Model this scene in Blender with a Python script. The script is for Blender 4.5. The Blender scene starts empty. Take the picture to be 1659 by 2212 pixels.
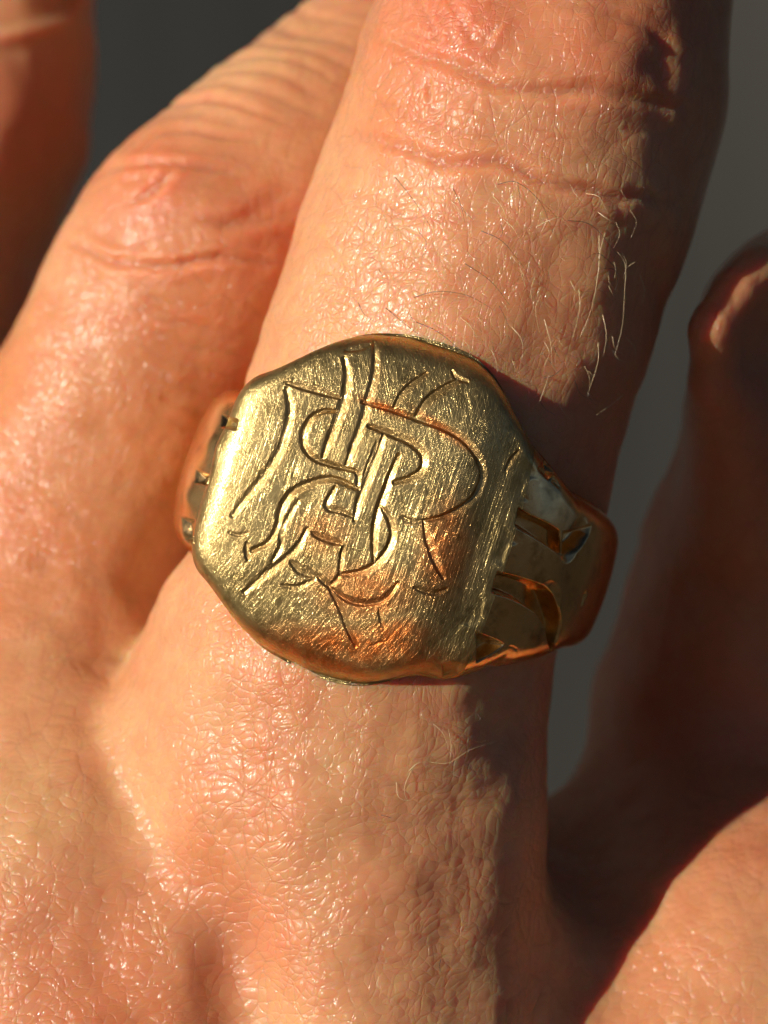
import bpy, math, random
import numpy as np
from mathutils import Vector, Matrix
R = math.radians
random.seed(7); rng = np.random.default_rng(11)
scene = bpy.context.scene
scene.unit_settings.system = 'METRIC'
scene.unit_settings.scale_length = 0.001          # 1 unit = 1 mm
C = scene.collection

# ------------------------------------------------------------------ camera
D = 120.0
PPM = 50.0                                         # photo (1659 px wide) pixels per mm at z = 0
cam_d = bpy.data.cameras.new('camera'); cam = bpy.data.objects.new('camera', cam_d); C.objects.link(cam)
cam.location = (0, -D, 0); cam.rotation_euler = (R(90), 0, 0)   # level camera looking at the raised hand
cam_d.sensor_fit = 'HORIZONTAL'; cam_d.sensor_width = 36
cam_d.lens = 36 * D / (1659 / PPM)
# The hand is modelled in a frame whose +z faces the camera; HF stands it upright in the world (z up).
HF = Matrix.Rotation(R(90), 4, 'X')
cam_d.clip_start = 1; cam_d.clip_end = 100000
cam_d.dof.use_dof = True; cam_d.dof.focus_distance = D + 1.5
cam_d.dof.aperture_fstop = (cam_d.lens * 1e-3) / (2 * 1.25)
scene.camera = cam

# ------------------------------------------------------------------ sky, sun, exposure
SUN_AZ = R(180 - 17)          # direction (in XY) the light comes from
SUN_ZEN = R(53)
sd = Vector((math.cos(SUN_AZ) * math.sin(SUN_ZEN), math.sin(SUN_AZ) * math.sin(SUN_ZEN), math.cos(SUN_ZEN)))
w = bpy.data.worlds.new('World'); scene.world = w; w.use_nodes = True
sd = (HF.to_3x3() @ sd)
nt = w.node_tree; bg = nt.nodes['Background']
sky = nt.nodes.new('ShaderNodeTexSky'); sky.sky_type = 'NISHITA'; sky.sun_disc = False
sky.sun_elevation = math.asin(sd.z)
sky.sun_rotation = math.atan2(sd.x, sd.y)
nt.links.new(sky.outputs[0], bg.inputs[0]); bg.inputs[1].default_value = 0.05
sky.air_density = 0.2; sky.dust_density = 0.1; sky.ozone_density = 1.0
sl = bpy.data.lights.new('sun', 'SUN'); sl.energy = 5.0; sl.angle = R(0.5); sl.color = (1, 0.92, 0.78)
so = bpy.data.objects.new('sun', sl); C.objects.link(so)
so.rotation_euler = (-sd).to_track_quat('-Z', 'Y').to_euler()
scene.view_settings.view_transform = 'Standard'
scene.view_settings.look = 'None'
scene.view_settings.exposure = -0.08
scene.view_settings.gamma = 1
scene.cycles.use_adaptive_sampling = True; scene.cycles.adaptive_threshold = 0.06; scene.cycles.adaptive_min_samples = 16
scene.cycles.max_bounces = 6; scene.cycles.diffuse_bounces = 3; scene.cycles.glossy_bounces = 4

# ------------------------------------------------------------------ helpers
def W(px, py, z):
    k = (D - z) / D / PPM
    return np.array([(px - 829.5) * k, (1106 - py) * k, z])
def proj(co):
    k = D / (D - co[:, 2]) * PPM
    return np.stack([829.5 + co[:, 0] * k, 1106 - co[:, 1] * k], 1)
def sstep(a, b, x):
    t = np.clip((x - a) / (b - a), 0, 1); return t * t * (3 - 2 * t)
def tag(o, label, cat=None, kind=None, group=None):
    if label: o['label'] = label
    if cat: o['category'] = cat
    if kind: o['kind'] = kind
    if group: o['group'] = group
def mesh_np(name, co, quads, mat, parent=None, normals=None, smooth=True):
    me = bpy.data.meshes.new(name)
    me.vertices.add(len(co)); me.vertices.foreach_set('co', np.asarray(co, np.float32).ravel())
    n = len(quads); k = quads.shape[1]
    me.loops.add(n * k); me.loops.foreach_set('vertex_index', quads.astype(np.int32).ravel())
    me.polygons.add(n); me.polygons.foreach_set('loop_start', np.arange(0, n * k, k, dtype=np.int32))
    me.polygons.foreach_set('loop_total', np.full(n, k, np.int32))
    me.update(calc_edges=True); me.validate()
    if smooth: me.polygons.foreach_set('use_smooth', np.ones(len(me.polygons), bool))
    if normals is not None: me.normals_split_custom_set_from_vertices([tuple(v) for v in normals])
    if mat: me.materials.append(mat)
    o = bpy.data.objects.new(name, me); C.objects.link(o)
    if parent: o.parent = parent
    return o
def vnormals(co, quads):
    d1 = co[quads[:, 2]] - co[quads[:, 0]]; d2 = co[quads[:, 3]] - co[quads[:, 1]]
    fn = np.cross(d1, d2)
    n = np.zeros_like(co)
    for i in range(4):
        for a in range(3):
            n[:, a] += np.bincount(quads[:, i], fn[:, a], len(co))
    return n / np.maximum(np.linalg.norm(n, axis=1, keepdims=True), 1e-12)

def polydist(P, pts):
    """distance of P (n,2) to polyline pts, plus parameter 0..1 along and side sign"""
    pts = np.asarray(pts, float)
    best = np.full(len(P), 1e9); par = np.zeros(len(P)); sg = np.ones(len(P))
    L = np.r_[0, np.cumsum(np.linalg.norm(np.diff(pts, axis=0), axis=1))]; T = L[-1]
    for i in range(len(pts) - 1):
        a, b = pts[i], pts[i + 1]; ab = b - a; l2 = ab @ ab
        t = np.clip(((P - a) @ ab) / l2, 0, 1)
        q = P - a - t[:, None] * ab
        d = np.hypot(q[:, 0], q[:, 1]); m = d < best
        best[m] = d[m]; par[m] = ((L[i] + t * math.sqrt(l2)) / T)[m]
        cr = ab[0] * q[:, 1] - ab[1] * q[:, 0]; sg[m] = np.sign(cr)[m]
    return best, par, sg
def spline(pts, n=8):
    pts = np.asarray(pts, float)
    if len(pts) < 3: return pts
    e = np.vstack([2 * pts[0] - pts[1], pts, 2 * pts[-1] - pts[-2]])
    out = []
    for i in range(1, len(e) - 2):
        for t in np.arange(n) / n:
            p0, p1, p2, p3 = e[i - 1], e[i], e[i + 1], e[i + 2]
            out.append(0.5 * (2 * p1 + (p2 - p0) * t + (2 * p0 - 5 * p1 + 4 * p2 - p3) * t * t + (3 * p1 - p0 - 3 * p2 + p3) * t ** 3))
    out.append(pts[-1]); return np.array(out)

# value noise in numpy
_g = rng.random((64, 64, 64)).astype(np.float32)
def vnoise(p):
    i = np.floor(p).astype(int); f = p - i; f = f * f * (3 - 2 * f); i &= 63; j = (i + 1) & 63
    def L(a, b, t): return a + (b - a) * t
    x0, y0, z0 = i.T; x1, y1, z1 = j.T; fx, fy, fz = f.T
    c00 = L(_g[x0, y0, z0], _g[x1, y0, z0], fx); c10 = L(_g[x0, y1, z0], _g[x1, y1, z0], fx)
    c01 = L(_g[x0, y0, z1], _g[x1, y0, z1], fx); c11 = L(_g[x0, y1, z1], _g[x1, y1, z1], fx)
    return L(L(c00, c10, fy), L(c01, c11, fy), fz) - 0.5

# node helper
class NG:
    def __init__(s, name):
        s.m = bpy.data.materials.new(name); s.m.use_nodes = True; s.t = s.m.node_tree
        s.b = s.t.nodes['Principled BSDF']
    def n(s, typ, props=None, **inp):
        nd = s.t.nodes.new(typ)
        for k, v in (props or {}).items(): setattr(nd, k, v)
        for k, v in inp.items():
            key = int(k[1:]) if k[0] == 'i' and k[1:].isdigit() else k.replace('_', ' ')
            s.set(nd.inputs[key], v)
        return nd
    def set(s, sock, v):
        if isinstance(v, bpy.types.NodeSocket): s.t.links.new(v, sock)
        elif isinstance(v, bpy.types.Node): s.t.links.new(v.outputs[0], sock)
        else: sock.default_value = v
    def math(s, op, a, b=None, c=None, clamp=False):
        nd = s.t.nodes.new('ShaderNodeMath'); nd.operation = op; nd.use_clamp = clamp
        s.set(nd.inputs[0], a)
        if b is not None: s.set(nd.inputs[1], b)
        if c is not None: s.set(nd.inputs[2], c)
        return nd.outputs[0]
    def ramp(s, fac, stops):
        nd = s.t.nodes.new('ShaderNodeValToRGB'); s.set(nd.inputs[0], fac)
        e = nd.color_ramp.elements
        while len(e) < len(stops): e.new(0.5)
        for q, (p, c) in zip(e, stops):
            q.position = p; q.color = (c, c, c, 1) if isinstance(c, (int, float)) else (*c, 1)
        return nd.outputs[0]
    def mix(s, fac, a, b, blend='MIX'):
        nd = s.t.nodes.new('ShaderNodeMix'); nd.data_type = 'RGBA'; nd.blend_type = blend
        s.set(nd.inputs[0], fac); s.set(nd.inputs[6], a); s.set(nd.inputs[7], b)
        return nd.outputs[2]
    def mapping(s, vec, rot=(0, 0, 0), scale=(1, 1, 1), loc=(0, 0, 0)):
        if any(rot): vec = s.n('ShaderNodeMapping', None, i0=vec, i2=rot).outputs[0]      # turn first, then stretch
        return s.n('ShaderNodeMapping', None, i0=vec, i1=loc, i3=scale).outputs[0]
    def noise(s, vec, scale, detail=2, rough=0.5, dist=0):
        return s.n('ShaderNodeTexNoise', None, Vector=vec, Scale=scale, Detail=detail, Roughness=rough, Distortion=dist).outputs[0]
    def bump(s, h, dist, strength=1.0, normal=None):
        nd = s.n('ShaderNodeBump', None, Height=h, Distance=dist, Strength=strength)
        if normal is not None: s.set(nd.inputs['Normal'], normal)
        return nd.outputs[0]

# ------------------------------------------------------------------ skin material
def skin_material():
    g = NG('skin'); co = g.n('ShaderNodeTexCoord').outputs['Object']
    wn = g.n('ShaderNodeTexNoise', None, Vector=co, Scale=0.45, Detail=1.0)
    wv = g.n('ShaderNodeVectorMath', {'operation': 'SUBTRACT'}, i0=wn.outputs[1], i1=(0.5, 0.5, 0.5))
    wv = g.n('ShaderNodeVectorMath', {'operation': 'SCALE'}, i0=wv.outputs[0], Scale=1.2)
    cw = g.n('ShaderNodeVectorMath', {'operation': 'ADD'}, i0=co, i1=wv.outputs[0]).outputs[0]
    yy = g.n('ShaderNodeSeparateXYZ', None, i0=co).outputs['Y']
    low = g.n('ShaderNodeMapRange', None, i0=yy, i1=-4.0, i2=-16.0, i3=0.0, i4=1.0).outputs[0]      # back of the hand
    # large skin cells
    m1 = g.mapping(cw, rot=(0, 0, R(17)), scale=(1.2, 0.8, 1.0))
    v1 = g.n('ShaderNodeTexVoronoi', {'feature': 'DISTANCE_TO_EDGE'}, Vector=m1, Scale=0.75, Randomness=0.95).outputs['Distance']
    h1 = g.ramp(v1, [(0, 0.0), (0.035, 0.5), (0.12, 0.8), (0.5, 1.0)])
    # small plump cells
    m2 = g.mapping(cw, rot=(0, 0, R(75)), scale=(1.35, 0.85, 1.0))
    v2 = g.n('ShaderNodeTexVoronoi', {'feature': 'SMOOTH_F1'}, Vector=m2, Scale=1.9, Smoothness=0.3).outputs['Distance']
    h2 = g.math('SUBTRACT', 1.0, g.math('POWER', v2, 1.6))
    # long hatching along the finger
    m3 = g.mapping(cw, rot=(0, 0, R(17)), scale=(2.3, 0.45, 1.2))
    v3 = g.n('ShaderNodeTexVoronoi', {'feature': 'DISTANCE_TO_EDGE'}, Vector=m3, Scale=1.2, Randomness=1.0).outputs['Distance']
    h3 = g.ramp(v3, [(0, 0.0), (0.06, 0.7), (0.25, 1.0)])
    v5 = g.n('ShaderNodeTexVoronoi', {'feature': 'DISTANCE_TO_EDGE'}, Vector=m2, Scale=1.9, Randomness=1.0).outputs['Distance']
    L1 = g.math('MULTIPLY', g.ramp(v5, [(0, 0.0), (0.05, 0.55), (0.16, 1.0)]), g.ramp(g.noise(g.mapping(co, loc=(31, 7, 2)), 0.35, 2), [(0.36, 0.45), (0.62, 1.0)]))
    p1 = g.noise(g.mapping(cw, rot=(0, 0, R(38)), scale=(1.5, 0.75, 1.2)), 2.1, 2, 0.55)      # oily micro facets
    p2 = g.noise(g.mapping(co, rot=(0, 0, R(38)), scale=(3.0, 0.7, 1.5)), 4.2, 2, 0.6)
    mk1 = g.ramp(g.noise(co, 0.18, 2), [(0.38, 0.2), (0.62, 1.0)])
    mk2 = g.ramp(g.noise(g.mapping(co, loc=(11, 3, 5)), 0.22, 2), [(0.35, 0.25), (0.6, 1.0)])
    hi = g.math('SUBTRACT', 1.0, low)
    hm1 = g.math('MULTIPLY', h1, mk1)
    cell = g.math('MULTIPLY', h2, g.math('ADD', g.math('MULTIPLY', g.math('MULTIPLY', low, mk2), 0.85), 0.15))
    h3m = g.math('MULTIPLY', h3, g.math('ADD', g.math('MULTIPLY', hi, 0.7), 0.3))
    def total(*tw):
        acc = None
        for h_, k_ in tw:
            acc = g.math('MULTIPLY', h_, k_) if acc is None else g.math('MULTIPLY_ADD', h_, k_, acc)
        return acc
    b = g.bump(total((hm1, .024), (cell, .022), (h3m, .010), (L1, .014)), 1.0)
    cn = g.bump(total((hm1, .050), (cell, .12), (h3m, .022), (p1, .050), (L1, .026), (p2, .035)), 1.0)
    g.set(g.b.inputs['Normal'], b)
    n1 = g.ramp(g.noise(co, 0.10, 3, 0.6), [(0.32, (0.73, 0.40, 0.20)), (0.5, (0.71, 0.335, 0.17)), (0.68, (0.67, 0.25, 0.11))])
    n2 = g.ramp(g.noise(co, 1.1, 3, 0.6), [(0.3, (0.92, 0.88, 0.86)), (0.6, (1, 1, 1))])
    col = g.mix(1.0, n1, n2, 'MULTIPLY')
    at = g.n('ShaderNodeAttribute', {'attribute_name': 'red'}).outputs['Fac']
    col = g.mix(g.math('MULTIPLY', at, 0.95, clamp=True), col, (0.62, 0.175, 0.09, 1))
    lines = g.ramp(v1, [(0, 0.85), (0.06, 1.0)])
    col = g.mix(g.math('MULTIPLY', mk1, 0.6), col, g.mix(1.0, col, lines, 'MULTIPLY'))
    g.set(g.b.inputs['Base Color'], col)
    ro = g.ramp(g.noise(co, 6.0, 3), [(0.3, 0.42), (0.7, 0.55)])
    g.set(g.b.inputs['Roughness'], ro)
    g.b.inputs['IOR'].default_value = 1.42
    g.b.inputs['Specular IOR Level'].default_value = 0.2
    g.b.inputs['Subsurface Weight'].default_value = 1.0
    g.b.inputs['Subsurface Radius'].default_value = (1.0, 0.20, 0.07)
    g.b.inputs['Subsurface Scale'].default_value = 1.6
    g.b.inputs['Coat Weight'].default_value = 0.75; g.b.inputs['Coat IOR'].default_value = 1.42; g.set(g.b.inputs['Coat Roughness'], g.ramp(g.noise(co, 2.0, 3), [(0.3, 0.14), (0.7, 0.27)])); g.set(g.b.inputs['Coat Normal'], cn)
    return g.m
skin = skin_material()

# ------------------------------------------------------------------ ground and the dark wall behind
g = NG('ground_grey'); co = g.n('ShaderNodeTexCoord').outputs['Object']
c = g.ramp(g.noise(co, 0.02, 4, 0.6), [(0.3, (0.06, 0.055, 0.048)), (0.7, (0.11, 0.10, 0.085))])
g.set(g.b.inputs['Base Color'], c); g.b.inputs['Roughness'].default_value = 0.85
s = 60000.0
gq = mesh_np('ground', np.array([[-s, -s, 0], [s, -s, 0], [s, s, 0], [-s, s, 0]]), np.array([[0, 1, 2, 3]]), g.m)
gq.location.z = -1350
tag(gq, 'dark paved ground below the hand', kind='structure')
g = NG('wall_paint'); co = g.n('ShaderNodeTexCoord').outputs['Object']
n = g.noise(g.mapping(co, scale=(1, 1, 0.7), loc=(40, 0, 10)), 0.0075, 1, 0.4); n2 = g.noise(g.mapping(co, scale=(1, 1, 0.02)), 0.10, 3)
c = g.ramp(n, [(0.35, (0.020, 0.020, 0.019)), (0.62, (0.088, 0.083, 0.072))])
c = g.mix(1.0, c, g.ramp(n2, [(0.3, 0.85), (0.7, 1.05)]), 'MULTIPLY')
g.set(g.b.inputs['Base Color'], c); g.b.inputs['Roughness'].default_value = 0.75
g.set(g.b.inputs['Normal'], g.bump(n2, 0.4))
x0, x1, y0, y1, z0, z1 = -1800, 1400, 300, 420, -1350, 1250
cv = np.array([[x, y, z] for x in (x0, x1) for y in (y0, y1) for z in (z0, z1)], float)
wl = mesh_np('wall', cv, np.array([[0, 4, 5, 1], [4, 6, 7, 5], [6, 2, 3, 7], [2, 0, 1, 3], [1, 5, 7, 3], [0, 2, 6, 4]]), g.m, smooth=False)
tag(wl, 'plain dark grey wall, blurred, behind the hand', 'wall')

# ------------------------------------------------------------------ hand: one continuous surface from a distance field
def chain(pts):
    return [(W(a, b, z), r) for a, b, z, r in pts]
F_main = chain([(1390, -1250, -27, 6.6), (1340, -850, -20, 7.3), (1270, -400, -14, 7.7), (1215, -30, -11.5, 8.1), (1168, 190, -11, 8.85), (1105, 400, -11, 8.9),
                (1037, 600, -11, 8.85), (966, 800, -11, 8.8), (880, 1100, -11, 8.75), (790, 1350, -11, 9.0), (735, 1480, -11.2, 9.3), (715, 1700, -11.5, 9.6), (700, 1950, -12, 9.9), (690, 2300, -13.5, 11.0)])
F_left = chain([(1480, -360, -47, 5.6), (1165, -80, -37, 6.1), (812, 243, -26, 6.7), (606, 405, -21.6, 6.8), (438, 552, -19.2, 6.8), (302, 790, -20.0, 6.5), (192, 1000, -20.8, 6.9), (112, 1280, -21.2, 7.6),
                (62, 1580, -19.4, 8.6), (115, 1950, -14.6, 10.0), (170, 2300, -14.5, 11.0)])
F_index = chain([(1765, 830, -20.0, 5.8), (1745, 980, -21, 6.5), (1690, 1240, -24, 7.5), (1625, 1550, -26.5, 8.5), (1610, 1850, -25.3, 9.3), (1570, 2170, -18.0, 10.2), (1560, 2500, -16.5, 11)])
F_index_tip_added_ridge = [chain([(1588, 630, -9.4, 0.9), (1536, 710, -8.9, 0.9), (1544, 830, -10.8, 1.1), (1590, 980, -15.5, 2.6), (1650, 1180, -21, 5.4)]),  # thin ridge invented to catch a narrow strip of sun
               chain([(1588, 630, -9.4, 0.9), (1650, 680, -18.5, 3.2), (1765, 830, -22, 5.8)]), chain([(1536, 710, -8.9, 0.9), (1630, 770, -18.5, 3.0), (1765, 850, -22, 5.8)]),
               chain([(1544, 830, -10.8, 1.1), (1640, 900, -18, 3.8), (1765, 900, -22, 5.8)]), chain([(1640, 578, -10, 1.1), (1700, 600, -18, 2.6), (1800, 820, -24, 6.2), (1850, 1050, -34, 6.0)])]
F_pinky = chain([(0, -190, -41, 5.0), (-20, -40, -39.5, 6.0), (-40, 110, -38, 6.6), (-82, 280, -37, 7.1), (-190, 500, -36, 7.5), (-320, 850, -32, 8.2), (-400, 1300, -27, 8.6), (-360, 1900, -20, 9.4)])
F_web = chain([(600, 1500, -13.5, 5.2), (400, 1665, -14.2, 5.5), (150, 1790, -14.3, 5.9), (-150, 1880, -14.6, 6.2)])
F_webR = chain([(900, 2080, -20.5, 8.0), (1300, 2080, -22.8, 7.8), (1600, 2080, -23, 8.0)])
F_side = chain([(878, 1560, -10.2, 5.8), (880, 1750, -9.7, 6.0), (868, 2000, -9.9, 6.6), (855, 2350, -11.5, 8)])
PALM = [chain([(690, 2300, -13.5, 11), (650, 3300, -18, 13)]), chain([(170, 2300, -14.5, 11), (330, 3300, -18, 13)]),
        chain([(1560, 2500, -16, 11), (1150, 3300, -18, 13)]), chain([(-330, 1900, -20, 9), (60, 3200, -20, 12)]),
        chain([(300, 2400, -20, 12), (1300, 2500, -20, 12)]), chain([(650, 3300, -18, 14), (700, 4200, -20, 14)])]
def smin(a, b, k):
    h = np.maximum(k - np.abs(a - b), 0) / k
    return np.minimum(a, b) - h * h * k * 0.25
def sd_chain(P, ch, k=1.5):
    out = None
    for (a, ra), (b, rb) in zip(ch[:-1], ch[1:]):
        a = a.astype(np.float32); b = b.astype(np.float32); ab = b - a
        t = np.clip(((P - a) @ ab) / (ab @ ab), 0, 1)
        q = P - a - t[:, None] * ab
        d = np.sqrt((q * q).sum(1)) - (ra + (rb - ra) * t)
        out = d if out is None else np.minimum(out, d)
    return out
def field(P):
    y = P[:, 1]
    pyy = 1106 - y * PPM * 0.9
    kw = 0.3 + 3.2 * sstep(1560, 2000, pyy)
    m = sd_chain(P, F_main); l = sd_chain(P, F_left); i = sd_chain(P, F_index)
    for ch in F_index_tip_added_ridge: i = smin(i, sd_chain(P, ch), 1.1 * np.ones_like(i))
    p = sd_chain(P, F_pinky)
    m = smin(m, sd_chain(P, F_side), 3.0 * np.ones_like(m))
    mw = smin(m, sd_chain(P, F_web), 3.5 * np.ones_like(m))
    d = smin(mw, l, kw)
    d = smin(d, p, kw)
    k2 = 0.3 + 4.5 * sstep(1600, 2050, pyy)
    d = smin(d, smin(i, sd_chain(P, F_webR), 4 * np.ones_like(m)), k2)
    pal = None
    for ch in PALM:
        q = sd_chain(P, ch); pal = q if pal is None else smin(pal, q, 5 * np.ones_like(q))
    d = smin(d, pal, 4 * np.ones_like(d))
    pxy = proj(P.astype(np.float64))
    dv, tv, _ = polydist(pxy, [(440, 1780), (500, 1930), (525, 2080), (550, 2400)])
    d = d + (1.9 * np.exp(-(dv / 105) ** 2) * sstep(1740, 2120, pxy[:, 1]) * (P[:, 2] > -14)).astype(np.float32)
    return d
def surface_nets(lo, hi, h):
    xs = [np.arange(lo[i], hi[i] + h, h, dtype=np.float32) for i in range(3)]
    nx, ny, nz = map(len, xs)
    F = np.empty((nx, ny, nz), np.float32)
    YY, ZZ = np.meshgrid(xs[1], xs[2], indexing='ij')
    for a in range(0, nx, 8):
        b = min(a + 8, nx)
        P = np.empty((b - a, ny, nz, 3), np.float32)
        P[..., 0] = xs[0][a:b, None, None]; P[..., 1] = YY; P[..., 2] = ZZ
        F[a:b] = field(P.reshape(-1, 3)).reshape(b - a, ny, nz)
    S = F < 0
    c = [S[i:nx - 1 + i, j:ny - 1 + j, k:nz - 1 + k] for i in (0, 1) for j in (0, 1) for k in (0, 1)]
    cnt = sum(x.astype(np.int8) for x in c)
    act = (cnt > 0) & (cnt < 8)
    idx = -np.ones(act.shape, np.int64); I = np.argwhere(act); idx[act] = np.arange(len(I))
    acc = np.zeros((len(I), 3)); num = np.zeros(len(I))
    corners = np.array([(i, j, k) for i in (0, 1) for j in (0, 1) for k in (0, 1)])
    for a in range(8):
        for b in range(a + 1, 8):
            dlt = corners[b] - corners[a]
            if np.abs(dlt).sum() != 1: continue
            fa = F[tuple((I + corners[a]).T)]; fb = F[tuple((I + corners[b]).T)]
            m = (fa < 0) != (fb < 0); t = np.where(m, fa / np.where(m, fa - fb, 1), 0)
            acc += m[:, None] * (corners[a] + t[:, None] * dlt); num += m
    V = np.array(lo) + (I + acc / num[:, None]) * h
    Q = []
    for ax in range(3):
        o1, o2 = [(1, 2), (2, 0), (0, 1)][ax]
        sl0 = [slice(1, -1)] * 3; sl1 = [slice(1, -1)] * 3
        sl0[ax] = slice(0, -1); sl1[ax] = slice(1, None)
        A = S[tuple(sl0)]; B = S[tuple(sl1)]
        e = np.argwhere(A != B); base = e + 1; base[:, ax] = e[:, ax]
        fl = A[tuple(e.T)]
        def cell(d1, d2):
            q = base.copy(); q[:, o1] -= d1; q[:, o2] -= d2; return idx[tuple(q.T)]
        q = np.stack([cell(1, 1), cell(0, 1), cell(0, 0), cell(1, 0)], 1)
        q[~fl] = q[~fl][:, ::-1]; Q.append(q)
    return V, np.vstack(Q)
V, Q = surface_nets((-33, -62, -56), (33, 50, 3), 0.5)
ok = (Q >= 0).all(1); Q = Q[ok]

def subdivide(V, Q):
    E = np.vstack([Q[:, [i, (i + 1) % 4]] for i in range(4)]); Es = np.sort(E, 1)
    key = Es[:, 0] * len(V) + Es[:, 1]
    u, inv = np.unique(key, return_inverse=True)
    a = u // len(V); b = u % len(V)
    fp = V[Q].mean(1); nF = len(Q)
    # Catmull-Clark
    esum = np.zeros((len(u), 3)); ec = np.bincount(inv, minlength=len(u))
    fi = np.tile(np.arange(nF), 4)
    for k in range(3): esum[:, k] = np.bincount(inv, fp[fi, k], len(u))
    mid = (V[a] + V[b]) / 2
    ep = np.where((ec == 2)[:, None], (V[a] + V[b] + esum) / 4, mid)
    nv = np.bincount(Q.ravel(), minlength=len(V)).astype(float); ne = np.bincount(np.r_[a, b], minlength=len(V)).astype(float)
    Fs = np.zeros_like(V); Rs = np.zeros_like(V)
    for k in range(3):
        Fs[:, k] = np.bincount(Q.ravel(), np.repeat(fp[:, k], 4), len(V))
        Rs[:, k] = np.bincount(np.r_[a, b], np.r_[mid[:, k], mid[:, k]], len(V))
    nn = np.maximum(nv, 1)[:, None]
    VP = (Fs / nn + 2 * Rs / np.maximum(ne, 1)[:, None] + (nn - 3) * V) / nn
    n0 = len(V); n1 = n0 + len(u)
    ee = inv.reshape(4, nF).T + n0; fc = np.arange(nF) + n1
    NQ = np.vstack([np.stack([Q[:, i], ee[:, i], fc, ee[:, (i - 1) % 4]], 1) for i in range(4)])
    return np.vstack([VP, ep, fp]), NQ
V, Q = subdivide(V, Q)
# a second level only pays where the frame sees the skin: drop nothing, keep closed
V, Q = subdivide(V, Q) if len(V) < 260000 else (V, Q)
N = vnormals(V, Q)
P2 = proj(V)
up = sstep(-0.1, 0.35, N[:, 2])
disp = np.zeros(len(V)); red = np.zeros(len(V))
dm = sd_chain(V.astype(np.float32), F_main); dl = sd_chain(V.astype(np.float32), F_left); dI = sd_chain(V.astype(np.float32), F_index)
is_main = sstep(1.2, 0.3, dm); is_left = sstep(1.2, 0.3, dl) * (1 - is_main)
jit = np.stack([vnoise(V * 0.4) * 24 + vnoise(V * 1.2) * 5, vnoise(V * 0.4 + 17) * 24 + vnoise(V * 1.2 + 9) * 5], 1)
PJ = P2 + jit
def crease(mask, pts, width, depth, roll=0.5, tint=0.5):
    global disp, red
    d, t, sg = polydist(PJ, spline(pts, 6))
    fade = np.sin(np.clip(t, 0, 1) * math.pi) ** 0.5
    e = mask * fade * up
    disp -= e * depth * np.exp(-(d / width) ** 2)
    disp += e * depth * roll * np.exp(-((d - width * 2.2) / (width * 1.5)) ** 2)
    red[:] = np.maximum(red, e * tint * np.exp(-(d / (width * 1.6)) ** 2))
M = is_main; Lf = is_left
crease(M, [(800, 70), (863, 101), (924, 131), (1014, 155), (1065, 176), (1125, 186), (1206, 196), (1277, 192), (1400, 215), (1500, 250)], 11, 0.25, 0.4, 0.8)
crease(M, [(740, 285), (823, 302), (974, 345), (1065, 347), (1125, 365), (1176, 383), (1251, 403), (1327, 425), (1377, 418), (1480, 440)], 11, 0.24, 0.4, 0.8)
crease(M, [(1180, 0), (1277, 25), (1352, 45), (1418, 76), (1500, 150)], 9, 0.14, 0.5, 0.6)
crease(M, [(960, -20), (1000, 40), (1030, 90), (1080, 20)], 7, 0.15)
crease(M, [(900, -10), (930, 50), (955, 100)], 6, 0.12)
crease(M, [(930, 150), (935, 200), (952, 250), (975, 200)], 5, 0.10)
crease(M, [(1040, 190), (1060, 220), (1100, 270)], 5, 0.08)
crease(M, [(760, 210), (850, 230), (930, 265), (1080, 300)], 6, 0.08)
crease(M, [(1080, 240), (1200, 290), (1340, 300)], 6, 0.07)
crease(M, [(700, 420), (800, 430), (900, 470), (1050, 480)], 6, 0.06)
for k in range(7):
    x0 = 1150 + k * 45
    crease(M, [(x0 - 20, 410), (x0, 440), (x0 + 8, 480)], 5, 0.05, 0.3, 0)
for k in range(16):
    x0 = random.uniform(780, 1330); y0 = random.uniform(-20, 330); ln = random.uniform(60, 170); sl = random.uniform(0.05, 0.35)
    crease(M, [(x0, y0), (x0 + ln * .5, y0 + ln * .5 * sl + random.uniform(-8, 8)), (x0 + ln, y0 + ln * sl)], random.uniform(3.5, 6), random.uniform(.04, .09), .5, .15)
for k in range(22):
    x0 = random.uniform(850, 1200); y0 = random.uniform(-20, 330); ln = random.uniform(30, 80)
    crease(M, [(x0, y0), (x0 + random.uniform(-12, 18), y0 + ln * .5), (x0 + random.uniform(-10, 30), y0 + ln)], random.uniform(3, 5), random.uniform(.03, .07), .5, .1)
crease(Lf, [(140, 520), (183, 546), (298, 568), (446, 563), (620, 575)], 9, 0.26, 0.6, 0.8)
crease(Lf, [(180, 380), (238, 350), (340, 350), (446, 362), (520, 370)], 8, 0.20, 0.7, 0.7)
crease(Lf, [(270, 440), (310, 425), (345, 400), (380, 360)], 8, 0.22, 0.5, 0.7)
crease(Lf, [(300, 330), (350, 290), (430, 285), (560, 300)], 7, 0.16, 0.6, 0.5)
crease(Lf, [(330, 260), (357, 228), (486, 220), (620, 260)], 7, 0.16, 0.6, 0.4)
for k in range(6):
    crease(Lf, [(400 + k * 22, 195 - k * 26), (480 + k * 26, 182 - k * 30), (600 + k * 30, 205 - k * 30), (700 + k * 25, 250 - k * 30)], 6, 0.07, 0.6, 0.15)
crease(Lf, [(420, 470), (520, 490), (640, 440)], 13, 0.20, 0.5, 0.7)
crease(Lf, [(480, 500), (560, 450), (620, 400)], 15, 0.20, 0.4, 0.7)
for k in range(7):
    crease(Lf, [(200 + k * 20, 620 + k * 34), (350, 640 + k * 42), (560, 690 + k * 50)], 8, 0.05, 0.5, 0.1)
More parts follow.
